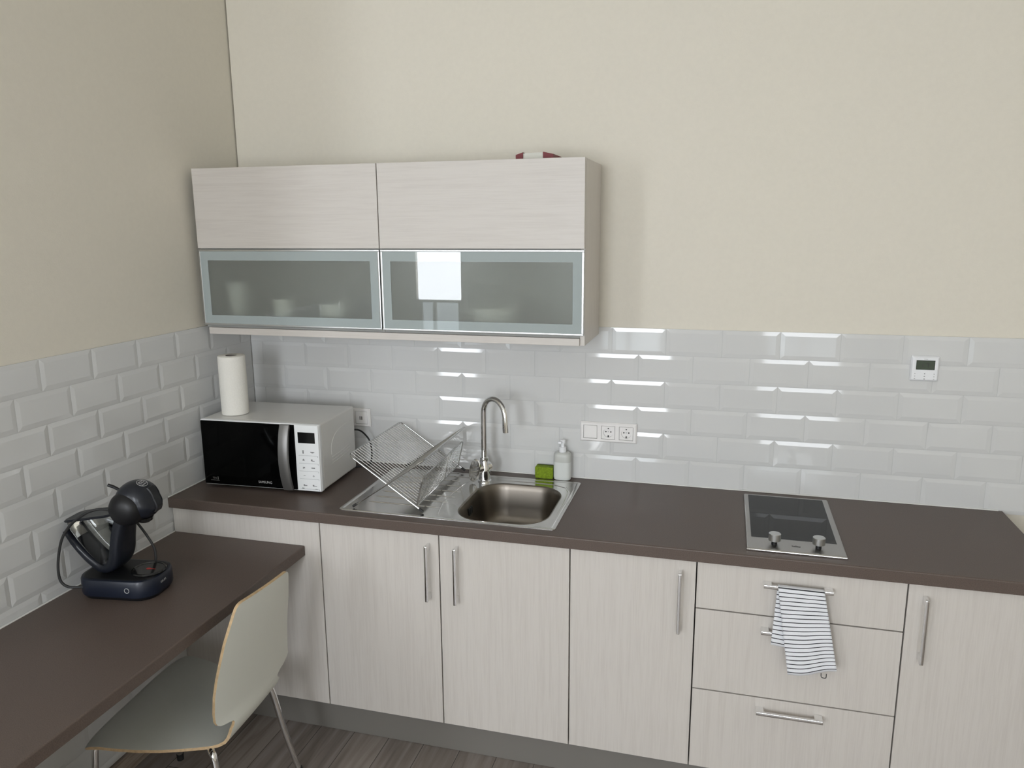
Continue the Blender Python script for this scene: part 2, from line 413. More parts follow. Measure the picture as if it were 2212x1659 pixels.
# ================================================================== BASE UNITS
ZW = .90; YD = -.58                   # worktop top, door face
wt = thing('worktop', 'long taupe laminate worktop carrying the sink and the hob', 'worktop', (1.45, -.3, .862))
def slab_x(mb, x0, x1, y0, y1, z0, z1, r=.004):
    """bar along x with a softly rounded front top edge"""
    pr = [(y1, z0), (y1, z1)] + [(y0 + r - r * math.sin(a), z1 - r + r * math.cos(a)) for a in [PI / 2 * i / 4 for i in range(5)]] + [(y0 + .001, z0)]
    mb.loft([[(x0, y, z) for y, z in pr], [(x1, y, z) for y, z in pr]])
mb = MB(); XE = 2.914
slab_x(mb, .0035, XE, -.598, -.549, .8615, ZW)
mb.box(.0035, XE, -.128, -.0035, .8615, ZW); mb.box(.0035, 1.075, -.549, -.128, .8615, ZW); mb.box(1.427, XE, -.549, -.128, .8615, ZW)
obj('slab', mb, 'taupe', wt)
sl = MB()
sl.box(.004, XE - .012, -.0085, -.0032, ZW, ZW + .0045, .0018); sl.box(.0032, .0085, -.597, -.004, ZW, ZW + .0045, .0018)
obj('sealant', sl, 'seal', wt, label='thin white sealant bead along the tiles')

def handle(mb, cx, cz, L=.202, horiz=False, yf=YD):
    """chrome bar handle: thin bar on two flat end posts"""
    h = L / 2
    def b(a0, a1, y0, y1, t, bev):
        if horiz: mb.box(cx + a0, cx + a1, y0, y1, cz - t, cz + t, bev)
        else: mb.box(cx - t, cx + t, y0, y1, cz + a0, cz + a1, bev)
    b(-h, h, yf - .036, yf - .026, .0055, .0018)
    for s in (-1, 1):
        a = sorted((s * h, s * (h - .024))); b(a[0], a[1], yf - .0275, yf - .0002, .0048, .0012)
    return mb

def panel(x0, x1, z0, z1, yf=YD, th=.018, g=.0021):
    return MB().box(x0 + g, x1 - g, yf, yf + th, z0 + g, z1 - g, .0007)

def body(x0, x1, y0=-.56, y1=-.02, z0=.14, z1=.8605):
    mb = MB(); t = .016
    mb.box(x0 + .0005, x0 + t, y0, y1, z0, z1); mb.box(x1 - t, x1 - .0005, y0, y1, z0, z1)
    mb.box(x0 + t, x1 - t, y0, y1, z0, z0 + t); mb.box(x0 + t, x1 - t, y1 - .006, y1, z0 + t, z1 - .02)
    mb.box(x0 + t, x1 - t, y0, y0 + .016, z1 - .09 if x0 < .6 or x0 > 1.5 else z1 - .02, z1)
    return mb
Z0, Z1 = .14, .857
X = [.0035, .613, 1.0615, 1.5125, 1.912, 2.5085, 2.912]
def unit(name, label, x0, x1, cat='cabinet'):
    t = thing(name, label, cat, ((x0 + x1) / 2, -.29, .14))
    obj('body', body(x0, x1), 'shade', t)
    return t
t = unit('corner_cabinet', 'plain whitewashed corner cabinet front behind the desk, without a handle', X[0], X[1])
obj('front_panel', panel(X[0], X[1], Z0, Z1), 'wood_v', t)
t = unit('sink_cabinet', 'two-door whitewashed cabinet under the sink, with upright handles side by side', X[1], X[3])
for a, b_, hx in ((X[1], X[2], 1.0245), (X[2], X[3], 1.1265)):
    d = obj('door', panel(a, b_, Z0, Z1), 'wood_v', t); obj('handle', handle(MB(), hx, .722), 'chrome', d, label='chrome bar handle')
t = unit('door_cabinet', 'narrow single-door whitewashed cabinet left of the drawers, handle at its right edge', X[3], X[4])
d = obj('door', panel(X[3], X[4], Z0, Z1), 'wood_v', t); obj('handle', handle(MB(), 1.8635, .722), 'chrome', d, label='chrome bar handle')
t = unit('drawer_cabinet', 'wide whitewashed cabinet of three drawers under the hob', X[4], X[5])
for z0, z1, hz in ((.7005, Z1, .8125), (.4225, .7005, .6605), (Z0, .4225, .387)):
    d = obj('drawer', panel(X[4], X[5], z0, z1), 'wood_v', t); obj('handle', handle(MB(), 2.2075, hz, .196, True), 'chrome', d, label='chrome bar handle')
t = unit('end_cabinet', 'single-door whitewashed cabinet at the right end, handle at its left edge', X[5], X[6])
d = obj('door', panel(X[5], X[6], Z0, Z1), 'wood_v', t); obj('handle', handle(MB(), 2.5545, .722), 'chrome', d, label='chrome bar handle')
tag(obj('plinth', MB().box(.014, 2.91, -.53, -.514, .001, .1395, .001), 'plinth'), 'long dark grey kick board under the base cabinets', 'plinth')

# desk
dk = thing('desk', 'lower taupe laminate desk top fixed along the left tiled wall', 'desk', (.28, -1.4, .724))
mb = MB(); pr = [(0.0085, .7255), (.0085, .762)] + [(.550 - .004 + .004 * math.sin(a), .762 - .004 + .004 * math.cos(a)) for a in [PI / 2 * i / 4 for i in range(5)]] + [(.550, .7265), (.549, .7255)]
mb.loft([[(x, -.5815, z) for x, z in pr], [(x, -1.93, z) for x, z in pr]])
obj('desktop', mb, 'taupe', dk)
obj('sealant', MB().box(.0056, .0095, -1.93, -.583, .760, .766, .0016), 'seal', dk, label='thin white sealant bead along the tiles')
obj('side_panel', MB().box(.02, .53, -1.92, -1.90, .001, .7255, .001), 'wood_v', dk)

# ================================================================== WALL UNITS
def wall_unit(name, label, x0, x1, end):
    t = thing(name, label, 'cabinet', ((x0 + x1) / 2, -.16, 1.5))
    y0, y1, z0, z1, k = -.308, -.001, 1.50, 2.088, .016; mb = MB()
    mb.box(x0, x0 + k, y0, y1, z0, z1); mb.box(x0 + k, x1 - k, y0, y1, z0, z0 + k); mb.box(x0 + k, x1 - k, y0, y1, z1 - k, z1)
    mb.box(x0 + k, x1 - k, y0, y1, 1.79, 1.79 + k); mb.box(x0 + k, x1 - k, y1 - .006, y1, z0 + k, z1 - k)
    if not end: mb.box(x1 - k, x1, y0, y1, z0, z1)
    obj('body', mb, 'inside', t)
    if end: obj('side_panel', MB().box(x1 - k, x1, y0 - .001, y1, 1.474, 2.09, .001), 'wood_v', t)
    obj('lift_door', MB().box(x0 + .001, x1 - .0012, -.329, -.310, 1.8005, 2.092, .0012), 'wood_h', t)
    g = MB(); a, b_, c, d = x0 + .0015, x1 - .0015, 1.5105, 1.7965; w_ = .007
    for q in ((a, b_, c, c + w_), (a, b_, d - w_, d), (a, a + w_, c + w_, d - w_), (b_ - w_, b_, c + w_, d - w_)):
        g.box(q[0], q[1], -.330, -.3105, q[2], q[3], .0008)
    gd = obj('glass_door', g, 'alu', t, label='aluminium-framed glass door')
    a, b_, c, d = a + w_, b_ - w_, c + w_, d - w_; mb = MB(); h, v = .0305, .037
    # satin band around a frosted middle, one sheet of glass
    bw, bt, bb = .0305, .0335, .0315
    xi0, xi1, zi0, zi1 = a + bw, b_ - bw, c + bb, d - bt
    for q in ((a, b_, c, zi0), (a, b_, zi1, d), (a, xi0, zi0, zi1), (xi1, b_, zi0, zi1)): mb.box(q[0], q[1], -.3285, -.3245, q[2], q[3])
    obj('glass_band', mb, 'frost_band', gd, smooth=False, label='grey satin glass border')
    obj('frosted_pane', MB().box(xi0, xi1, -.3285, -.3245, zi0, zi1), 'frost', gd, smooth=False, label='translucent frosted glass')
    return t
wall_unit('wall_cabinet', 'left wall cabinet in the corner, wooden flap over a frosted glass flap', .024, .7705, False)
wall_unit('wall_cabinet', 'right wall cabinet with exposed side, wooden flap over a frosted glass flap', .7715, 1.505, True)
tag(obj('pelmet', MB().box(.036, 1.4885, -.318, -.300, 1.4745, 1.4995, .001).box(.036, 1.4885, -.298, -.004, 1.4905, 1.4995), 'wood_h'), 'thin whitewashed board under the wall cabinets', 'pelmet')

# cups seen blurred through the frosted glass
def cup(x, y, z, r, h, label, cat='cup', name='cup'):
    mb = MB().lathe([(r * .7, 0), (r * .85, h * .15), (r, h), (r * .94, h), (r * .78, h * .2), (0.0005, h * .12)], n=24)
    mb.v = [(a + x, b_ + y, c + z) for a, b_, c in mb.v]
    return tag(obj(name, mb, 'china'), label, cat)
cup(.345, -.272, 1.5162, .046, .095, 'bright white cup blurred behind the frosted glass, middle of the left door')
cup(.545, -.250, 1.5162, .060, .080, 'pale wide cup blurred behind the frosted glass, right part of the left door')
cup(.125, -.235, 1.5162, .042, .150, 'tall pale vessel blurred behind the frosted glass near the corner', 'vessel', 'vessel')
cup(1.16, -.20, 1.5162, .10, .075, 'faint pale bowl behind the frosted glass of the right wall cabinet', 'bowl', 'bowl')

# red and white box on top
t = thing('storage_box', 'small cream box with dark red ends lying on the wall cabinet', 'box', (1.31, -.17, 2.088))
mb = MB(); mb.poly_ext([(1.272, -.23, 2.0885), (1.342, -.23, 2.0885), (1.342, -.23, 2.1195), (1.272, -.23, 2.1175)], (0, .13, 0)); obj('middle', mb, 'box_white', t)
for s, xa, xb in ((0, 1.272, 1.247), (1, 1.342, 1.378)):
    e = MB(); pts = [(xa, -.235, 2.0885), (xb, -.235, 2.0885), (xb, -.235, 2.1125), (xa, -.235, 2.1205)]
    if s == 0: pts = pts[::-1]
    e.poly_ext(pts, (0, .14, 0)); obj('end_cap', e, 'box_red', t, label='dark red sloping end')

# ================================================================== SINK
sk = thing('sink', 'stainless steel sink with drainer and one bowl, set in the worktop', 'sink', (1.067, -.31, .9))
x0, x1, y0, y1 = .677, 1.457, -.556, -.069
mb = MB(); nn = 6
def ring(i, z, r): return rrect(x0 + i, x1 - i, y0 + i, y1 - i, max(r - i, .002), nn, z)
rs = [ring(0, .9002, .012), ring(.0004, .9032, .012), ring(.0022, .9048, .012), ring(.010, .9050, .014), ring(.0155, .9026, .018)]
mb.loft(rs, cap0=False, cap1=False)
bowl = lambda i, z, r=.105: rrect(1.088 + i, 1.413 - i, -.5385 + i, -.149 - i, max(r - i, .02), 12, z)
b = bmesh.new(); e = []
for loop in (rs[-1], bowl(-.003, .9026, .108)):
    vs = [b.verts.new(p) for p in loop]
    e += [b.edges.new((vs[i], vs[(i + 1) % len(vs)])) for i in range(len(vs))]
bmesh.ops.triangle_fill(b, edges=e, use_beauty=True)
mb.bm(b)
# pressed ribs of the drainer and the outline round the bowl
def rib(pts, r=.0034, h=.0024):
    pts = [Vector(p) for p in pts]; rings = []
    for i, p in enumerate(pts):
        tt = (pts[min(i + 1, len(pts) - 1)] - pts[max(i - 1, 0)]).normalized(); nn_ = Vector((-tt.y, tt.x, 0))
        q_ = .04 if i in (0, len(pts) - 1) else 1
        rings.append([p + nn_ * r * q_ * math.cos(a) + Vector((0, 0, h * q_ * math.sin(a))) for a in [PI * k / 5 for k in range(6)]])
    mb.loft(rings, closed=False, cap0=False, cap1=False)
zt = .9026
for k in range(6):
    yy = -.165 - .058 * k; xr = 1.045 - .010 * abs(k - 2.5) - (0.02 if k == 0 else 0)
    rib([(.745, yy, zt), (.76, yy, zt), (xr - .015, yy, zt), (xr, yy, zt)])
rib([(.725, -.115, zt), (.9, -.115, zt), (1.02, -.115, zt), (1.045, -.118, zt)], .004, .002)
rib([(1.04, -.135, zt), (1.02, -.20, zt), (1.012, -.30, zt), (1.012, -.40, zt), (1.03, -.50, zt), (1.04, -.53, zt)], .003, .0018)
rib([(1.12, -.118, zt), (1.25, -.112, zt), (1.36, -.118, zt), (1.41, -.14, zt), (1.432, -.19, zt), (1.437, -.30, zt), (1.435, -.48, zt)], .004, .0022)
obj('drainer_top', mb, 'steel', sk, ang=40)
mb = MB(); R_ = [bowl(-.003, .9026, .108), bowl(-.002, .9040, .107), bowl(0, .9036), bowl(.003, .899), bowl(.008, .88)]
R_ += [bowl(.016, .82), bowl(.023, .785), bowl(.031, .768), bowl(.043, .757), bowl(.06, .753), bowl(.12, .7505), bowl(.15, .750)]
mb.loft(R_, cap0=False)
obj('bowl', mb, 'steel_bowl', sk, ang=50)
mb = MB()
for k in range(3): mb.box(1.0975, 1.1035, -.372 + k * .014, -.3645 + k * .014, .848, .874, .0008)
obj('overflow_slots', mb, 'dark_ink', sk, label='three dark overflow slots')
obj('drain', MB().lathe([(.034, 0), (.036, .002), (.028, .004), (.012, .0025)], (1.25, -.345, .7503), n=28), 'chrome', sk)

# ================================================================== TAP
tp = thing('tap', 'tall chrome swan-neck tap standing behind the sink bowl', 'tap', (1.087, -.138, .905))
bx, by = 1.087, -.135
mb = MB().lathe([(.026, -.0022), (.0265, .002), (.023, .005), (.0225, .035), (.0215, .058), (.0165, .066), (.0165, .092), (.0145, .094)], (bx, by, .905), n=28)
bd = obj('body', mb, 'chrome', tp)
dirn = Vector((.105, -.07, 0)).normalized(); rad = .0635; zt_ = 1.176
pts = [Vector((bx, by, .985)), Vector((bx, by, 1.05)), Vector((bx, by, 1.12))]
for i in range(0, 15):
    a = PI - PI * .985 * i / 14
    pts.append(Vector((bx, by, zt_)) + dirn * (rad + rad * math.cos(a)) + Vector((0, 0, rad * math.sin(a))))
pts.append(pts[-1] + dirn * .0015 + Vector((0, 0, -.03))); pts.append(pts[-1] + dirn * .0015 + Vector((0, 0, -.026)))
obj('spout', MB().tube(pts, [.0112] * (len(pts) - 2) + [.0118, .0118], 18), 'chrome', tp)
lv = Vector((-.72, -.69, -.06)).normalized(); p0 = Vector((bx, by, .957))
mb = MB().lathe([(.0185, -.026), (.0195, -.022), (.0195, .034), (.018, .040)], p0, lv, n=28); hb = obj('cartridge', mb, 'chrome', tp)
# oval lever plate
c = p0 + lv * .047 + Vector((.003, 0, -.006)); lv = Vector((-.34, -.93, .10)).normalized(); sx = Vector((0, 0, 1)).cross(lv).normalized(); sz = lv.cross(sx).normalized()
ta = .22; sx, sz = sx * math.cos(ta) - sz * math.sin(ta), sz * math.cos(ta) + sx * math.sin(ta)
if sz.x > 0: sx, sz = sx, sz
outl = []
for k in range(40):
    a = 2 * PI * k / 40; px_ = .0235 * math.copysign(abs(math.cos(a)) ** .85, math.cos(a)); pz_ = .046 * math.copysign(abs(math.sin(a)) ** .85, math.sin(a)) + .005
    outl.append((px_, pz_))
lay = lambda s, d: [c + sx * px_ * s + sz * ((pz_ - .005) * s + .005) + lv * d for px_, pz_ in outl]
mb = MB().loft([lay(.90, -.004), lay(1, -.0025), lay(1, .002), lay(.93, .0045), lay(.5, .0056), lay(.05, .006)]); obj('lever', mb, 'chrome', tp)

# ================================================================== SPONGE, SOAP
t = thing('sponge', 'green dish sponge standing against the tiles beside the soap bottle', 'sponge', (1.304, -.03, .9))
mb = MB(); b = bmesh.new(); bmesh.ops.create_grid(b, x_segments=10, y_segments=8, size=.5); b.free()
def sponge_part(ya, yb):
    rings = []
    for k, (yy, s) in enumerate(((ya, .94), (ya + .002, 1), (yb - .002, 1), (yb, .94))):
        r = []
        for q in rrect(-.036, .036, 0, .049, .006, 4):
            dz = -.0035 * math.cos(q[0] / .036 * 1.5) if q[2 - 1] > .03 else 0
            r.append((1.304 + q[0] * s, yy, .9003 + .0245 + (q[1] + dz - .0245) * s))
        rings.append(r)
    return MB().loft(rings)
obj('foam', sponge_part(-.050, -.0215), 'sponge', t); obj('scouring_pad', sponge_part(-.0213, -.0125), 'scour', t, label='darker scouring side')

t = thing('soap_dispenser', 'milky white pump bottle of dish soap beside the green sponge', 'bottle', (1.376, -.036, .9))
def ov(sx_, sy_, z, n=32): return [(1.376 + sx_ * math.copysign(abs(math.cos(a)) ** .62, math.cos(a)), -.0365 + sy_ * math.copysign(abs(math.sin(a)) ** .75, math.sin(a)), .9003 + z) for a in [2 * PI * k / n for k in range(n)]]
bt = obj('bottle', MB().loft([ov(.028, .019, 0), ov(.0325, .0225, .003), ov(.0345, .0245, .012), ov(.0345, .0245, .074)], cap1=False), 'soap', t)
obj('upper_bottle', MB().loft([ov(.0345, .0245, .074), ov(.0343, .0243, .098), ov(.032, .0225, .106), ov(.026, .018, .111), ov(.012, .010, .1125)], cap0=False), 'soap_top', bt, label='greyer half-empty upper part')
mb = MB().lathe([(.0135, .111), (.0140, .113), (.0140, .130), (.0125, .132)], (1.376, -.0365, .9003), n=24)
cp = obj('collar', mb, 'white_br', t)
mb = MB().lathe([(.006, .131), (.006, .146), (.010, .1465), (.0105, .158), (.008, .1605)], (1.376, -.0365, .9003), n=20)
mb.box(1.362, 1.376, -.060, -.042, 1.0485, 1.058, .003, mtx=None); obj('pump', mb, 'white_br', t)

# ================================================================== DISH RACK
rk = thing('dish_rack', 'folding chrome wire dish rack crossed over the sink drainer', 'dish rack', (.85, -.28, .905))
ya, yb = -.520, -.052; r_ = .0034
def arc3(p, q, s, r, n=5):
    """corner at q between p->q->s rounded"""
    a = (Vector(p) - Vector(q)).normalized() * r; b_ = (Vector(s) - Vector(q)).normalized() * r; q = Vector(q)
    return [q + a * (1 - t) ** 2 + b_ * t ** 2 for t in [i / n for i in range(n + 1)]]
A0, A1, A2, A3 = (.982, ya, .9095), (.711, ya, 1.0935), (.706, yb, 1.0955), (.976, yb + .004, .9095)
B0, B1, B2, B3 = (.724, ya - .010, .9095), (.990, ya - .010, 1.0935), (.985, yb, 1.0935), (.722, yb + .006, .9095)
fa = obj('rack_frame', MB().tube([A0] + arc3(A0, A1, A2, .022) + arc3(A1, A2, A3, .022) + [A3], r_, 10), 'wire', rk)
fb = obj('rack_frame', MB().tube([B0] + arc3(B0, B1, B2, .022) + arc3(B1, B2, B3, .022) + [B3], r_, 10), 'wire', rk)
for fr, (e0, e1), (e2, e3) in ((fa, (A0, A1), (A3, A2)), (fb, (B0, B1), (B3, B2))):
    for p, q in ((e0, e1), (e3, e2) if False else (e2, e3)):
        p = Vector(p); d = (Vector(q) - p).normalized(); obj('rubber_foot', MB().tube([p - d * .002, p + d * .016], [.0048, .0046], 10), 'rubber', fr)
def on(P, Q, t): return Vector(P).lerp(Vector(Q), t)
lerpy = lambda P, Q, u: Vector(P).lerp(Vector(Q), u)
mb = MB(); n_ = 27
for k in range(n_):
    u = .035 + .93 * k / (n_ - 1); top = lerpy(A1, A2, u); bot = lerpy(on(A0, A1, .085), on(A3, A2, .10), u)
    d = (bot - top); nrm = Vector((d.z, 0, -d.x)).normalized() * -.0022
    mb.tube([top + nrm, bot + nrm], .0016, 6)
obj('wire_grid', mb, 'wire', fa)
mb = MB()
for k in range(n_ - 1):
    u = .052 + .93 * k / (n_ - 1); top = lerpy(B1, B2, u); bot = lerpy(on(B0, B1, .47), on(B3, B2, .47), u)
    d = (bot - top); nrm = Vector((-d.z, 0, d.x)).normalized() * -.0022
    mb.tube([top + nrm, bot + nrm], .0016, 6)
obj('wire_grid', mb, 'wire', fb)
mb = MB()
for P0, P1, P2, P3, t_ in ((A0, A1, A2, A3, .085), (A0, A1, A2, A3, .475), (B0, B1, B2, B3, .47), (B0, B1, B2, B3, .80)):
    mb.tube([on(P0, P1, t_), on(P3, P2, t_ + (.015 if t_ < .2 else 0))], .0026, 8)
obj('cross_bars', mb, 'wire', rk)
# upright stop along the low bar
s0, s1 = on(A0, A1, .085), on(A3, A2, .10); up = Vector((.024, 0, .106))
mb = MB(); e0 = s0 + Vector((0, .004, 0)); e1 = s1 - Vector((0, .004, 0))
mb.tube([e0] + arc3(e0, e0 + up, e1 + up, .02) + arc3(e0 + up, e1 + up, e1, .02) + [e1], .0026, 8)
mid = lambda u, t: e0.lerp(e1, u) + up * t
mb.tube([mid(.62, 0), mid(.62, 1)], .0026, 8)
for k in range(32):
    u = .02 + .96 * k / 31
    h_ = 1.0 - (.12 * max(0, 1 - min(u, 1 - u) / .05) ** 1.5)
    mb.tube([mid(u, 0), mid(u, h_)], .0012, 5)
obj('plate_stop', mb, 'wire', rk)

# ================================================================== MICROWAVE (local: x right, y back, z up; front face at y = 0)
mw = thing('microwave', 'white microwave oven with black glass door in the worktop corner', 'microwave', (.305, -.447, .9), math.radians(2.6), local=True)
hw, D, zb, zt2 = .243, .315, .0125, .268
mb = MB().box(-hw, hw, .026, D, zb, zt2, .006, 3); bd = obj('body', mb, 'mw_body', mw)
v = MB()
for k in range(3):
    v.tube(bez([(hw + .0002, .105 + .000 * k, .118 - .012 * k), (hw + .0002, .19, .121 - .012 * k), (hw + .0002, .262, .128 - .012 * k)], 4), .0016, 6)
arc_ = [(hw + .0002, .098, .13), (hw + .0002, .10, .165), (hw + .0002, .135, .20), (hw + .0002, .20, .215), (hw + .0002, .285, .218)]
v.tube(bez(arc_, 5), .0013, 6)
obj('side_vents', v, 'mw_body', bd)
mb = MB().box(-hw - .001, hw + .001, .004, .027, zb - .001, zt2 + .0005, .005, 3); obj('front_frame', mb, 'mw_face', mw, label='bright white front frame')
xd0, xd1, xc0 = -hw + .0035, .092, .147
dr = obj('door', MB().box(xd0, xc0 - .0015, -.001, .010, zb + .0035, zt2 - .0035, .0012), 'mwglass', mw, label='black glass door')
hm = MB(); rings = []
for i in range(13):
    u = i / 12; z = zb + .0025 + (zt2 - zb - .005) * u; bow = .006 + .026 * math.sin(PI * u) ** .8
    rings.append([(.092, -bow, z), (.092, -bow + .010, z), (.131, -bow + .010, z), (.131, -bow - .001, z), (.126, -bow - .004, z), (.110, -bow - .0045, z), (.095, -bow - .003, z)])
hm.loft(rings); obj('handle', hm, 'mw_metal', dr, label='grey curved door handle')
tx = MB().text('SAMSUNG', .0135, (.015, -.0013, .036), (1, 0, 0), (0, 0, 1), sx=.92); obj('brand_lettering', tx, 'light_ink', dr)
tx = MB().text('TDS', .0095, (-.198, -.0013, .040), (1, 0, 0), (0, 0, 1)).box(-.185, -.182, -.0015, -.0011, .0345, .046).box(-.214, -.178, -.0015, -.0011, .0305, .0318)
obj('small_lettering', tx, 'grey_ink', dr)
pn = obj('control_panel', MB().box(xc0, hw - .0008, -.0005, .010, zb + .001, zt2 - .0015, .0025), 'mw_face', mw, label='bright white control panel')
obj('display', MB().box(xc0 + .013, hw - .015, -.0011, .004, .198, .239, .0005), 'gloss_black', pn, label='black display')
ic = MB(); F = -.0008
def blk(x, z, w_, h_): ic.box(x - w_ / 2, x + w_ / 2, F - .0002, F + .0004, z - h_ / 2, z + h_ / 2)
xl, xr = xc0 + .031, xc0 + .068
for k, z in enumerate((.163, .133, .103, .073, .034)):
    lw_ = .077; x0_ = xc0 + .012
    ic.box(x0_, x0_ + lw_, F - .0002, F + .0004, z - .0125, z - .0119); ic.box(x0_ + lw_ - .0007, x0_ + lw_, F - .0002, F + .0004, z - .0175, z - .0119)
obj('button_lines', ic, 'grey_ink', pn)
def icon(*bs):
    global ic
    ic = MB()
    for q in bs: blk(*q)
    obj('button_icon', ic, 'grey_ink', pn)
icon((xl, .163, .005, .010), (xl, .170, .007, .002)); icon((xr, .165, .016, .003), (xr, .1625, .008, .003))
icon((xl, .133, .008, .004), (xl, .136, .004, .003)); icon((xr - .004, .134, .006, .007), (xr + .002, .131, .010, .002))
icon((xl, .104, .008, .005), (xl - .003, .101, .002, .003)); icon((xr, .104, .014, .004))
icon((xl, .073, .008, .0014)); icon((xr, .073, .008, .0014), (xr, .073, .0014, .008))
icon((xl - .003, .036, .006, .006), (xl + .004, .035, .009, .003)); icon((xr - .003, .036, .006, .006), (xr + .005, .034, .011, .002))
icon((xl - .008, .0235, .009, .004)); icon((xr + .008, .0225, .009, .0015))
for fx in (-.2, .2):
    for fy in (.05, .27): obj('foot', MB().lathe([(.014, .0), (.015, .003), (.015, .0135)], (fx, fy, .0005), n=16), 'black', mw)
def mwl(p):   # world -> microwave local
    return Matrix.Rotation(-math.radians(2.6), 4, 'Z') @ (Vector(p) - Vector((.305, -.447, .9)))
obj('power_cord', MB().tube(bez([mwl(p) for p in ((.515, -.128, 1.07), (.535, -.09, 1.06), (.553, -.068, 1.035), (.570, -.06, 1.0), (.574, -.06, .943), (.564, -.066, .908), (.54, -.085, .9045), (.515, -.10, .9045))], 6), .0036, 8), 'black', mw)

t = thing('paper_towel_roll', 'upright roll of white paper towels on top of the microwave', 'paper towel', (.140, -.341, 1.1685))
c_ = (.140, -.341, 1.1688); R, H = .0505, .228
pr_ = [(.020, .0), (R - .002, 0), (R, .002), (R + .0006, H * .5), (R, H - .002), (R - .002, H), (.021, H)]
obj('paper', MB().lathe(pr_, c_, n=48, cap0=False, cap1=False).tube([(c_[0] + (R + .0002) * math.cos(1.3), c_[1] + (R + .0002) * math.sin(1.3), c_[2] + .003), (c_[0] + (R + .0002) * math.cos(1.3), c_[1] + (R + .0002) * math.sin(1.3), c_[2] + H - .003)], .0006, 6), 'paper', t, ang=50)
obj('core', MB().lathe([(.0212, .0005), (.0212, H - .0008), (.0198, H - .0008), (.0198, .0005)], c_, n=32, cap0=False, cap1=False), 'card', t, label='grey cardboard core')

# ================================================================== HOB
hb = thing('hob', 'narrow built-in hob with dark glass and two steel knobs', 'hob', (2.2, -.307, .9))
x0, x1, y0, y1 = 2.057, 2.344, -.558, -.054
rg = lambda i, z: rrect(x0 + i, x1 - i, y0 + i, y1 - i, .006, 4, z)
obj('frame', MB().loft([rg(0, .9002), rg(0, .9045), rg(.0015, .9068), rg(.005, .9078)]), 'steel_hob', hb)
obj('trim_edge', MB().box(x0 - .0008, x1 + .0008, y0 - .0022, y0 + .0030, .9003, .9068, .0024, 4), 'chrome', hb, label='polished front edge')
obj('glass_plate', MB().box(2.0725, 2.3255, -.4635, -.067, .9065, .9084, .0004), 'hobglass', hb, label='black ceramic glass')
for kx in (2.1395, 2.2675):
    k_ = obj('knob', MB().lathe([(.0155, .012), (.0182, .0135), (.0185, .016), (.0182, .034), (.0168, .0355), (.0, .0352)], (kx, -.508, .9076), n=40), 'alu', hb)
    obj('knob_stem', MB().lathe([(.009, 0), (.008, .012)], (kx, -.508, .9076), n=20), 'black', k_)
lg = MB()
for a, b_, c, d in ((-.0125, -.0095, -.002, .0035), (-.0085, -.0005, -.0018, .0014), (.0005, .0085, -.0024, .0014), (.0095, .0125, -.0036, .002), (-.0105, .0115, -.0052, -.0042), (-.003, .003, .0045, .0054)):
    lg.box(2.203 + a, 2.203 + b_, -.512 + c, -.512 + d, .9077, .9081)
obj('emblem', lg, 'dark_ink', hb)

# ================================================================== TEA TOWEL
tw = MB(); nu, uvs = 22, []
path = []     # (t, layer)
front_L, back_L = .265, .178
TL, TR = Vector((2.150, 0, .8165)), Vector((2.280, 0, .8160))
BL, BR = Vector((2.192, 0, .548)), Vector((2.328, 0, .577))
KL, KR = Vector((2.139, 0, .632)), Vector((2.262, 0, .620))
rows = []
for i in range(14):          # back layer, bottom to top
    t_ = 1 - i / 13
    rows.append([(TL.lerp(KL, t_).lerp(TR.lerp(KR, t_), u / nu), -.5995 - .0235 * t_ ** .8, -t_ * back_L) for u in range(nu + 1)])
for i in range(1, 6):        # over the bar
    a = PI * i / 6
    rows.append([(TL.lerp(TR, u / nu) + Vector((0, 0, .0045 * math.sin(a))), -.611 + .0115 * math.cos(a), .002 * i) for u in range(nu + 1)])
for i in range(26):
    t_ = i / 25
    row = []
    for u in range(nu + 1):
        f = u / nu; P = TL.lerp(BL, t_).lerp(TR.lerp(BR, t_), f)
        sag = .004 * math.sin(f * PI) * t_ * t_
        row.append((P - Vector((0, 0, sag + .003 * math.sin(f * 5 + 1) * t_)), -.6225 - .013 * min(1, t_ * 1.6) + .0035 * math.sin(f * 7 + t_ * 2.2) * t_, .012 + t_ * front_L))
    rows.append(row)
vs, vv = [], []
for r in rows:
    for P, y, d in r: vs.append((P.x, y, P.z)); vv.append(d)
n1 = nu + 1; fs = [(i * n1 + j, i * n1 + j + 1, (i + 1) * n1 + j + 1, (i + 1) * n1 + j) for i in range(len(rows) - 1) for j in range(nu)]
# thickness
nv = len(vs); th = .0016
def nrm_at(i):
    r, c_i = divmod(i, n1); r0, r1 = max(r - 1, 0), min(r + 1, len(rows) - 1); c0, c1 = max(c_i - 1, 0), min(c_i + 1, nu)
    a = Vector(vs[r1 * n1 + c_i]) - Vector(vs[r0 * n1 + c_i]); b_ = Vector(vs[r * n1 + c1]) - Vector(vs[r * n1 + c0])
    return b_.cross(a).normalized()
vs2 = [Vector(vs[i]) + nrm_at(i) * th for i in range(nv)]
fs2 = [tuple(i + nv for i in f[::-1]) for f in fs]; bd_ = []
nr = len(rows)
bd_ += [((i + 1) * n1, i * n1) for i in range(nr - 1)] + [(i * n1 + nu, (i + 1) * n1 + nu) for i in range(nr - 1)] + [(j, j + 1) for j in range(nu)] + [((nr - 1) * n1 + j + 1, (nr - 1) * n1 + j) for j in range(nu)]
tw.add(vs + [tuple(p) for p in vs2], fs + fs2 + [(a, b_, b_ + nv, a + nv) for a, b_ in bd_])
t = thing('tea_towel', 'white tea towel with thin black stripes over the top drawer handle', 'towel', (2.21, -.61, .81))
to = obj('cloth', tw, 'towel', t, ang=180)
uvl = to.data.uv_layers.new(name='UVMap')
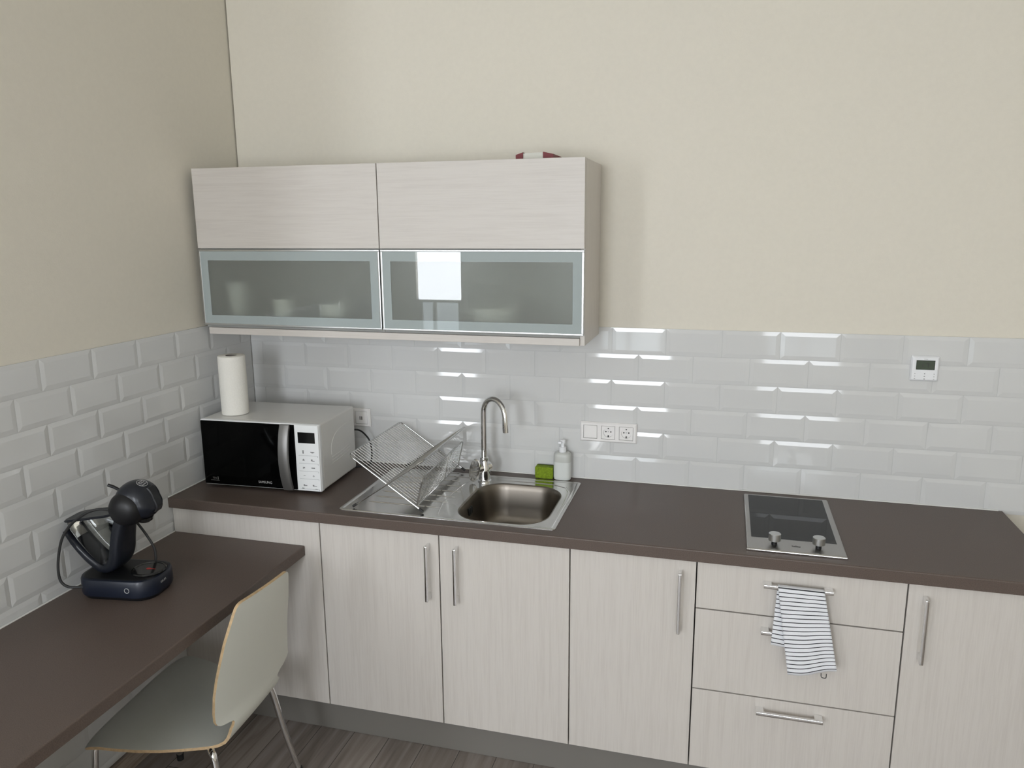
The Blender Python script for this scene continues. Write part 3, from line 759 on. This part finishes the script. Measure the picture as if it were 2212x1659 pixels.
for lp in to.data.loops: uvl.data[lp.index].uv = (0, (vv[lp.vertex_index % nv] + .3) / .0129)
obj('hanging_loop', MB().tube(bez([(2.286, -.628, .562), (2.287, -.630, .5515), (2.293, -.631, .549), (2.300, -.630, .550), (2.301, -.628, .562)], 5), .0012, 6), 'dark_ink', to, label='black hanging loop')

# ================================================================== SOCKETS, THERMOSTAT
def frame(mb, x0, x1, z0, z1, holes):
    """bevelled cover frame on the tiles with square openings"""
    y = -.0033; d = .0095; b_ = .010
    zs = (z0, z0 + b_, z1 - b_, z1)
    O = [(x0, z0), (x1, z0), (x1, z1), (x0, z1)]; I = [(x0 + b_ * .5, z0 + b_ * .5), (x1 - b_ * .5, z0 + b_ * .5), (x1 - b_ * .5, z1 - b_ * .5), (x0 + b_ * .5, z1 - b_ * .5)]
    b = bmesh.new(); e = []
    lo = [b.verts.new((p[0], y, p[1])) for p in O]; md = [b.verts.new((p[0], y - d * .45, p[1])) for p in O]; hi = [b.verts.new((p[0], y - d, p[1])) for p in I]
    for A, B in ((lo, md), (md, hi)):
        for i in range(4): b.faces.new((A[i], A[(i + 1) % 4], B[(i + 1) % 4], B[i]))
    e += [b.edges.get((hi[i], hi[(i + 1) % 4])) for i in range(4)]
    for hx0, hx1, hz0, hz1 in holes:
        h1 = [b.verts.new((p[0], y - d, p[1])) for p in ((hx0, hz0), (hx1, hz0), (hx1, hz1), (hx0, hz1))]
        h2 = [b.verts.new((v.co.x, y - .004, v.co.z)) for v in h1]
        e += [b.edges.new((h1[i], h1[(i + 1) % 4])) for i in range(4)]
        for i in range(4): b.faces.new((h1[i], h1[(i + 1) % 4], h2[(i + 1) % 4], h2[i]))
    bmesh.ops.triangle_fill(b, edges=e, use_beauty=True)
    return mb.bm(b)
def ins(mb, x0, x1, z0, z1): return mb.box(x0, x1, -.0120, -.0034, z0, z1, .0008)

t = thing('usb_socket', 'white wall plate with two dark USB ports beside the microwave', 'socket', (.5105, -.003, 1.09))
x0, x1, z0, z1 = .4705, .5505, 1.0525, 1.1305
obj('cover_frame', frame(MB(), x0, x1, z0, z1, [(x0 + .0125, x1 - .0125, z0 + .012, z1 - .012)]), 'white_pl', t, ang=20)
obj('insert', ins(MB(), x0 + .0139, x1 - .0139, z0 + .0134, z1 - .0134), 'white_pl', t)
obj('usb_port', MB().box(.5025, .5060, -.0124, -.0116, 1.082, 1.097, .0002), 'dark_ink', t, label='dark USB slot'); obj('usb_port', MB().box(.5105, .5140, -.0124, -.0116, 1.082, 1.097, .0002), 'dark_ink', t, label='dark USB slot')

t = thing('triple_socket', 'white triple wall plate right of the tap, one blank and two power sockets', 'socket', (1.5485, -.003, 1.093))
x0, x1, z0, z1 = 1.4395, 1.6580, 1.0545, 1.1325
cs = [1.4795, 1.5485, 1.6175]; hs = .0268
obj('cover_frame', frame(MB(), x0, x1, z0, z1, [(c - hs, c + hs, z0 + .0125, z1 - .0125) for c in cs]), 'white_pl', t, ang=20)
zc = (z0 + z1) / 2; hz = (z1 - z0) / 2 - .0139; hs -= .0014
obj('blank_plate', ins(MB(), cs[0] - hs, cs[0] + hs, zc - hz, zc + hz), 'white_pl', t)
for c in cs[1:]:
    # square face with a round well
    b = bmesh.new(); n = 40; yF, yW = -.0120, -.0055; rr = .0187
    sq = [b.verts.new((c + dx, yF, zc + dz)) for dx, dz in ((-hs, -hz), (hs, -hz), (hs, hz), (-hs, hz))]; sb = [b.verts.new((v.co.x, -.0036, v.co.z)) for v in sq]
    c1 = [b.verts.new((c + rr * math.cos(2 * PI * k / n), yF, zc + rr * math.sin(2 * PI * k / n))) for k in range(n)]
    c2 = [b.verts.new((v.co.x * .985 + c * .015, yW, v.co.z * .985 + zc * .015)) for v in c1]
    e = [b.edges.new((sq[i], sq[(i + 1) % 4])) for i in range(4)] + [b.edges.new((c1[i], c1[(i + 1) % n])) for i in range(n)]
    bmesh.ops.triangle_fill(b, edges=e, use_beauty=True)
    for i in range(n): b.faces.new((c1[i], c1[(i + 1) % n], c2[(i + 1) % n], c2[i]))
    b.faces.new(c2)
    for i in range(4): b.faces.new((sq[i], sq[(i + 1) % 4], sb[(i + 1) % 4], sb[i]))
    so = obj('power_socket', MB().bm(b), 'white_pl', t, ang=30)
    pm = MB()
    for dx in (-.0095, .0095): pm.lathe([(.0027, 0), (.0027, .0008)], (c + dx, yW - .0004, zc + .002), (0, -1, 0), n=14)
    pm.box(c - .002, c + .002, yF + .0005, yW, zc - .0185, zc - .0115, .0004); pm.box(c - .002, c + .002, yF + .0005, yW, zc + .0145, zc + .0182, .0004)
    obj('contact_holes', pm, 'dark_ink', so, label='dark contact holes'); obj('screw', MB().lathe([(.0026, 0), (.0022, .0008)], (c, yW - .0002, zc + .002), (0, -1, 0), n=14), 'alu', so)

t = thing('thermostat', 'white wall thermostat with a grey-green display reading 17', 'thermostat', (2.625, -.003, 1.389))
x0, x1, z0, z1 = 2.5815, 2.6695, 1.3455, 1.4325
rr_ = lambda i, y, r: [(p[0], y, p[1]) for p in rrect(x0 + i, x1 - i, z0 + i, z1 - i, r, 4)]
cs_ = obj('casing', MB().loft([rr_(.0, -.0033, .004), rr_(.0, -.009, .004), rr_(.0045, -.0155, .004), rr_(.007, -.0165, .003)]), 'white_br', t, ang=25)
lc = obj('display', MB().box(x0 + .0155, x1 - .0145, -.0172, -.0160, z1 - .0465, z1 - .0140, .0003), 'lcd_dark', t, label='grey-green display')
obj('display_field', MB().box(x0 + .0170, x1 - .0160, -.0174, -.0170, z1 - .0450, z1 - .0155), 'lcd', lc)
dg = MB(); yy = -.0176; cx = (x0 + x1) / 2 + .0
for a, b_, c, d in ((-.009, -.0075, -.0375, -.0245), (.0015, .0095, -.0255, -.0240), (.0080, .0095, -.0375, -.0245), (.0115, .0135, -.0262, -.0242)):
    dg.box(cx + a, cx + b_, yy - .0001, yy + .0004, z1 + c, z1 + d)
obj('digits', dg, 'dark_ink', lc)
for zz in (.0265, .0175, .0090):
    for xx in (.0140, .0735): obj('key_mark', MB().box(x0 + xx - .0018, x0 + xx + .0018, -.0168, -.0163, z0 + zz - .0012, z0 + zz + .0012), 'light_ink', t)
obj('key_mark', MB().box(x0 + .0420, x0 + .0460, -.0168, -.0163, z0 + .0162, z0 + .0190), 'light_ink', t)
obj('maker_mark', MB().box(cx - .006, cx + .006, -.0168, -.0163, z1 - .0106, z1 - .0092), 'light_ink', t)
ar = MB(); ar.poly_ext([(cx - .0022, -.0168, z0 + .0255), (cx + .0022, -.0168, z0 + .0255), (cx, -.0168, z0 + .0290)], (0, .0005, 0)); ar.poly_ext([(cx - .0022, -.0168, z0 + .0100), (cx, -.0168, z0 + .0065), (cx + .0022, -.0168, z0 + .0100)], (0, .0005, 0))
obj('arrow_keys', ar, 'dark_ink', t)

# ================================================================== COFFEE MACHINE (local: x forward, y left, z up)
cm = thing('coffee_machine', 'dark navy capsule coffee machine with clear water tank on the desk', 'coffee machine', (.174, -1.022, .762), math.radians(8), local=True)
def rr2(u0, u1, v, r, z, i=0): return rrect(u0 + i, u1 - i, -v + i, v - i, max(r - i, .01), 8, z)
ub0, ub1, vb = -.118, .138, .084
obj('foot_ring', MB().loft([rr2(ub0, ub1, vb, .06, .0005, .010), rr2(ub0, ub1, vb, .06, .013, .004)]), 'black', cm)
bs = obj('base', MB().loft([rr2(ub0, ub1, vb, .06, .012, .002), rr2(ub0, ub1, vb, .06, .020), rr2(ub0, ub1, vb, .06, .058, .001), rr2(ub0, ub1, vb, .06, .064, .004), rr2(ub0, ub1, vb, .06, .066, .012)]), 'navy_base', cm)
obj('deck', MB().loft([rr2(ub0, ub1, vb, .06, .0655, .010), rr2(ub0, ub1, vb, .06, .0672, .014)]), 'black', bs, label='matt black top deck')
rg_ = MB(); q = [Vector((.062 + .0075 * math.cos(a), -vb - .0006, .038 + .0075 * math.sin(a))) for a in [2 * PI * k / 24 for k in range(25)]]
rg_.tube(q, .0009, 6); obj('button_ring', rg_, 'light_ink', bs, label='silver ring button')
obj('base_lettering', MB().text('KRUPS', .010, (ub1 + .0004, -.012, .043), (0, 1, 0), (0, 0, 1)), 'light_ink', bs)
dt = obj('drip_tray', MB().lathe([(.050, 0), (.052, .004), (.049, .0075), (.045, .008), (.044, .0062), (.0005, .0058)], (.085, 0, .067), n=48), 'gloss_black', cm, label='glossy black round drip tray')
dp = MB(); o_ = Vector((.085, 0, .0732)); dpv = []
for k in range(20):
    a = 2 * PI * k / 20; dpv.append(o_ + Vector((.0075 * math.cos(a) + (.016 if k == 0 else 0), .0055 * math.sin(a), 0)))
dp.poly_ext(dpv, (0, 0, .0005)); obj('drop_mark', dp, 'red', dt, label='red drop mark')
# J-shaped body: neck going down and sweeping back up as the tank arm
ctr = bez([(.036, 0, .262), (.020, 0, .215), (.009, 0, .165), (.002, 0, .125), (-.013, 0, .095), (-.045, 0, .0845), (-.078, 0, .103), (-.108, 0, .134), (-.134, 0, .168), (-.155, 0, .203)], 6)
rings = []; N_ = len(ctr)
for i, p in enumerate(ctr):
    tt = (ctr[min(i + 1, N_ - 1)] - ctr[max(i - 1, 0)]).normalized(); nn_ = Vector((tt.z, 0, -tt.x)); f = i / (N_ - 1)
    th_ = .021 - .0105 * max(0, f - .35) / .65 - (.002 if f > .9 else 0); wv = .040 + .010 * math.sin(PI * min(1, f * 1.6)) + .004 * f
    rings.append([p + nn_ * th_ * math.copysign(abs(math.cos(a)) ** .6, math.cos(a)) + Vector((0, 1, 0)) * wv * math.copysign(abs(math.sin(a)) ** .6, math.sin(a)) for a in [2 * PI * k / 24 for k in range(24)]])
obj('body', MB().loft(rings), 'navy', cm)
# head: profile in the u-z plane, inflated sideways
prof = []
for k in range(40):
    a = 2 * PI * k / 40; r = .0625
    u_, z_ = math.cos(a) * r, math.sin(a) * r
    if math.cos(a) > 0 and math.sin(a) < .15:
        g_ = max(0, math.cos(a)) ** 1.0 * min(1, max(0, .15 - math.sin(a)) / .4); u_ += .010 * g_
        if math.sin(a) < -.35: z_ = max(z_, -.060 + .016 * math.cos(a))
    prof.append((u_, z_))
rings = []
for s in range(-10, 11):
    q_ = s / 10; vv_ = .058 * math.sin(q_ * PI / 2); sc_ = max(.02, math.cos(q_ * PI / 2) ** .62)
    rings.append([(.073 + u_ * sc_, vv_, .299 + z_ * sc_) for u_, z_ in prof])
hd = obj('head', MB().loft(rings), 'navy', cm, ang=60)
obj('spout', MB().lathe([(.026, 0), (.024, -.010), (.016, -.016), (.006, -.017)], (.090, 0, .246), n=24), 'gloss_black', hd, label='black coffee outlet')
for s in (-1, 1):
    obj('hub', MB().lathe([(.0535, .020), (.0545, .032), (.0525, .046), (.047, .0575), (.038, .0665), (.026, .072), (.012, .0745), (.0005, .075)], (.060, 0, .284), (0, s, 0), n=40), 'black', hd, label='black round hub', ang=50)
fr_ = [(.073 + .0630 * math.cos(a) + (.010 * min(1, max(0, .15 - math.sin(a)) / .4) if a < .15 else 0), 0, .299 + .0630 * math.sin(a)) for a in [.78 - 1.30 * k / 14 for k in range(15)]]
fm = MB(); rings = []
for q in fr_: rings.append([(q[0] + .0022, -.014, q[2] + .0006), (q[0] + .0022, .014, q[2] + .0006), (q[0] - .006, .016, q[2]), (q[0] - .006, -.016, q[2])])
obj('front_strip', fm.loft(rings), 'black', hd, label='black front strip')
obj('lever', MB().tube([(.026, -.01, .332), (.005, -.01, .342), (-.011, -.012, .348)], [.0045, .005, .005], 10), 'black', hd)
ln = Vector((.40, -.10, .91)).normalized(); lo = Vector((.073, 0, .299)) + ln * .0632; l1 = Vector((0, 1, 0)).cross(ln).normalized() * -1; l2 = ln.cross(l1)
if l1.x > 0: l1 = -l1
xd = Vector((0, 1, 0)); xd = (xd - ln * xd.dot(ln)).normalized(); yd = ln.cross(xd)
lgm = MB().tube([lo + (xd * math.cos(a) + yd * math.sin(a)) * .0158 for a in [2 * PI * k / 32 for k in range(33)]], .0007, 6)
for tx_, sz_, oy in (('NESCAFÉ', .0054, .0072), ('Dolce', .0088, .0012), ('Gusto', .0088, -.0068)): lgm.text(tx_, sz_, lo + yd * oy + ln * .0004, xd, yd, .0006)
obj('round_logo', lgm, 'light_ink', hd, label='silver round logo')
# tank
inner = lambda z: [(-.052, .098), (-.072, .112), (-.098, .14), (-.122, .17), (-.143, .202), (-.150, .222), (-.150, .230)]
rings = []
for u_, z_ in inner(0):
    rings.append(rrect(u_, -.021 + max(0, (.15 - z_)) * .06, -.043, .043, min(.02, (-.02 - u_) * .45), 5, z_))
obj('water_tank', MB().loft(rings, cap1=False), 'tank', cm, label='clear smoky water tank')
obj('tank_lid', MB().loft([*[[(x_, y_, z_ + (x_ + .157) * .17) for x_, y_, z_ in r_] for r_ in (rrect(-.156, .010, -.047, .047, .022, 6, .2305), rrect(-.157, .011, -.048, .048, .022, 6, .234), rrect(-.153, .008, -.044, .044, .02, 6, .2375))]]), 'navy', cm)
obj('power_cord', MB().tube(bez([(.016, -.045, .283), (-.025, -.056, .285), (-.065, -.066, .270), (-.105, -.074, .238), (-.130, -.082, .200), (-.144, -.088, .150), (-.150, -.092, .100), (-.146, -.092, .062), (-.128, -.086, .042), (-.100, -.074, .037), (-.08, -.062, .036)], 6), .0042, 8), 'rubber', cm)
obj('rear_cord', MB().tube(bez([(-.02, .052, .26), (-.005, .085, .20), (.02, .096, .15), (.045, .098, .10), (.050, .094, .066), (.05, .085, .045)], 6), .0042, 8), 'rubber', cm)

# ================================================================== CHAIR (local: x forward, y = right-hand near side is -y ; v = near side positive -> y = -v)
ch = thing('chair', 'pale grey moulded plywood chair on chrome legs pushed under the desk', 'chair', (.398, -1.026, 0), PI + math.radians(6), local=True)
# (u, z, half width, side curvature k, shear, lateral shift)
pf = [(.236, .370, .212, 0, 0, 0), (.2345, .380, .230, 0, 0, 0), (.225, .393, .240, 0, 0, 0), (.205, .4015, .244, 0, 0, 0), (.16, .404, .243, 0, 0, 0), (.11, .400, .238, .03, 0, 0), (.05, .393, .226, .06, 0, 0), (-.01, .387, .209, .08, 0, 0), (-.06, .384, .193, .08, 0, 0),
      (-.11, .3825, .176, .08, 0, 0), (-.145, .383, .165, .08, .0, 0), (-.168, .387, .158, .1, .01, 0), (-.184, .394, .153, .1, .02, -.001), (-.194, .404, .150, .15, .03, -.002), (-.1995, .416, .146, .2, .04, -.004), (-.2005, .424, .138, .25, .05, -.005), (-.201, .430, .128, .3, .05, -.006), (-.2005, .436, .124, .3, .06, -.008),
      (-.200, .441, .127, .3, .07, -.009), (-.1995, .446, .142, .3, .07, -.010), (-.199, .451, .165, .3, .08, -.011), (-.1985, .456, .180, .3, .08, -.012), (-.198, .463, .189, .3, .09, -.013), (-.198, .475, .194, .3, .10, -.014), (-.199, .50, .1945, .35, .10, -.015), (-.203, .55, .189, .4, .11, -.016), (-.209, .60, .180, .4, .12, -.016), (-.217, .65, .169, .4, .13, -.016), (-.226, .70, .156, .4, .15, -.016),
      (-.236, .75, .141, .4, .16, -.016), (-.243, .785, .129, .4, .17, -.016), (-.246, .800, .122, .4, .18, -.016), (-.2475, .807, .116, .4, .18, -.016), (-.2483, .811, .108, .4, .18, -.016), (-.2487, .8125, .100, .4, .18, -.016)]
nc = 28; rowsP = []
for u_, z_, w_, k_, sh_, dv_ in pf:      # near side is +v; local y = v because the chair faces -x
    row = []
    for j in range(nc + 1):
        q_ = 2 * j / nc - 1; v_ = w_ * q_ + dv_
        row.append(Vector((u_ + k_ * (w_ * q_) ** 2 + sh_ * v_ - (.016 * abs(q_) ** 5 if z_ < .409 and u_ > .18 else 0), v_, z_)))
    rowsP.append(row)
nr = len(rowsP); n1 = nc + 1; flat = [p for r in rowsP for p in r]
def nat(i):
    r, c_i = divmod(i, n1); a = rowsP[min(r + 1, nr - 1)][n1 // 2] - rowsP[max(r - 1, 0)][n1 // 2]; b_ = rowsP[r][min(c_i + 1, nc)] - rowsP[r][max(c_i - 1, 0)]
    return a.cross(b_).normalized()
offv = [flat[i] + nat(i) * .0095 for i in range(len(flat))]; nv = len(flat)
quad = [(i * n1 + j, i * n1 + j + 1, (i + 1) * n1 + j + 1, (i + 1) * n1 + j) for i in range(nr - 1) for j in range(nc)]
bd_ = [((i + 1) * n1, i * n1) for i in range(nr - 1)] + [(i * n1 + nc, (i + 1) * n1 + nc) for i in range(nr - 1)] + [(j, j + 1) for j in range(nc)] + [((nr - 1) * n1 + j + 1, (nr - 1) * n1 + j) for j in range(nc)]
sh = MB().add(flat + offv, quad + [tuple(i + nv for i in f[::-1]) for f in quad])
sh.f += [(a, b_, b_ + nv, a + nv) for a, b_ in bd_]; sh.m += [1] * len(bd_)
obj('seat_shell', sh, ['shell', 'ply'], ch, ang=50)
for s in (1, -1):
    p = [(.16, s * .06, .370), (.195, s * .13, .372), (.213, s * .166, .371), (.220, s * .186, .355), (.2225, s * .193, .32), (.229, s * .208, .16), (.235, s * .2235, .012)]
    l_ = obj('leg', MB().tube(bez(p, 6), .0105, 14), 'chrome', ch, label='chrome tube front leg'); obj('foot_cap', MB().tube([(.2345, s * .2225, .025), (.2352, s * .224, .0005)], [.0122, .0115], 14), 'rubber', l_)
    p = [(-.04, s * .06, .366), (-.10, s * .12, .366), (-.132, s * .152, .368), (-.150, s * .172, .366), (-.162, s * .181, .345), (-.19, s * .196, .18), (-.222, s * .2195, .012)]
    l_ = obj('leg', MB().tube(bez(p, 6), .0105, 14), 'chrome', ch, label='chrome tube rear leg'); obj('foot_cap', MB().tube([(-.2205, s * .218, .025), (-.2238, s * .2205, .0005)], [.0122, .0115], 14), 'rubber', l_)
mb = MB()
for s in (1, -1): mb.tube([(.16, s * .06, .370), (.06, s * .06, .3685), (-.04, s * .06, .366)], .0105, 12)
obj('under_frame', mb, 'chrome', ch)

for o in list(bpy.data.objects):
    if '_org' in o: del o['_org']
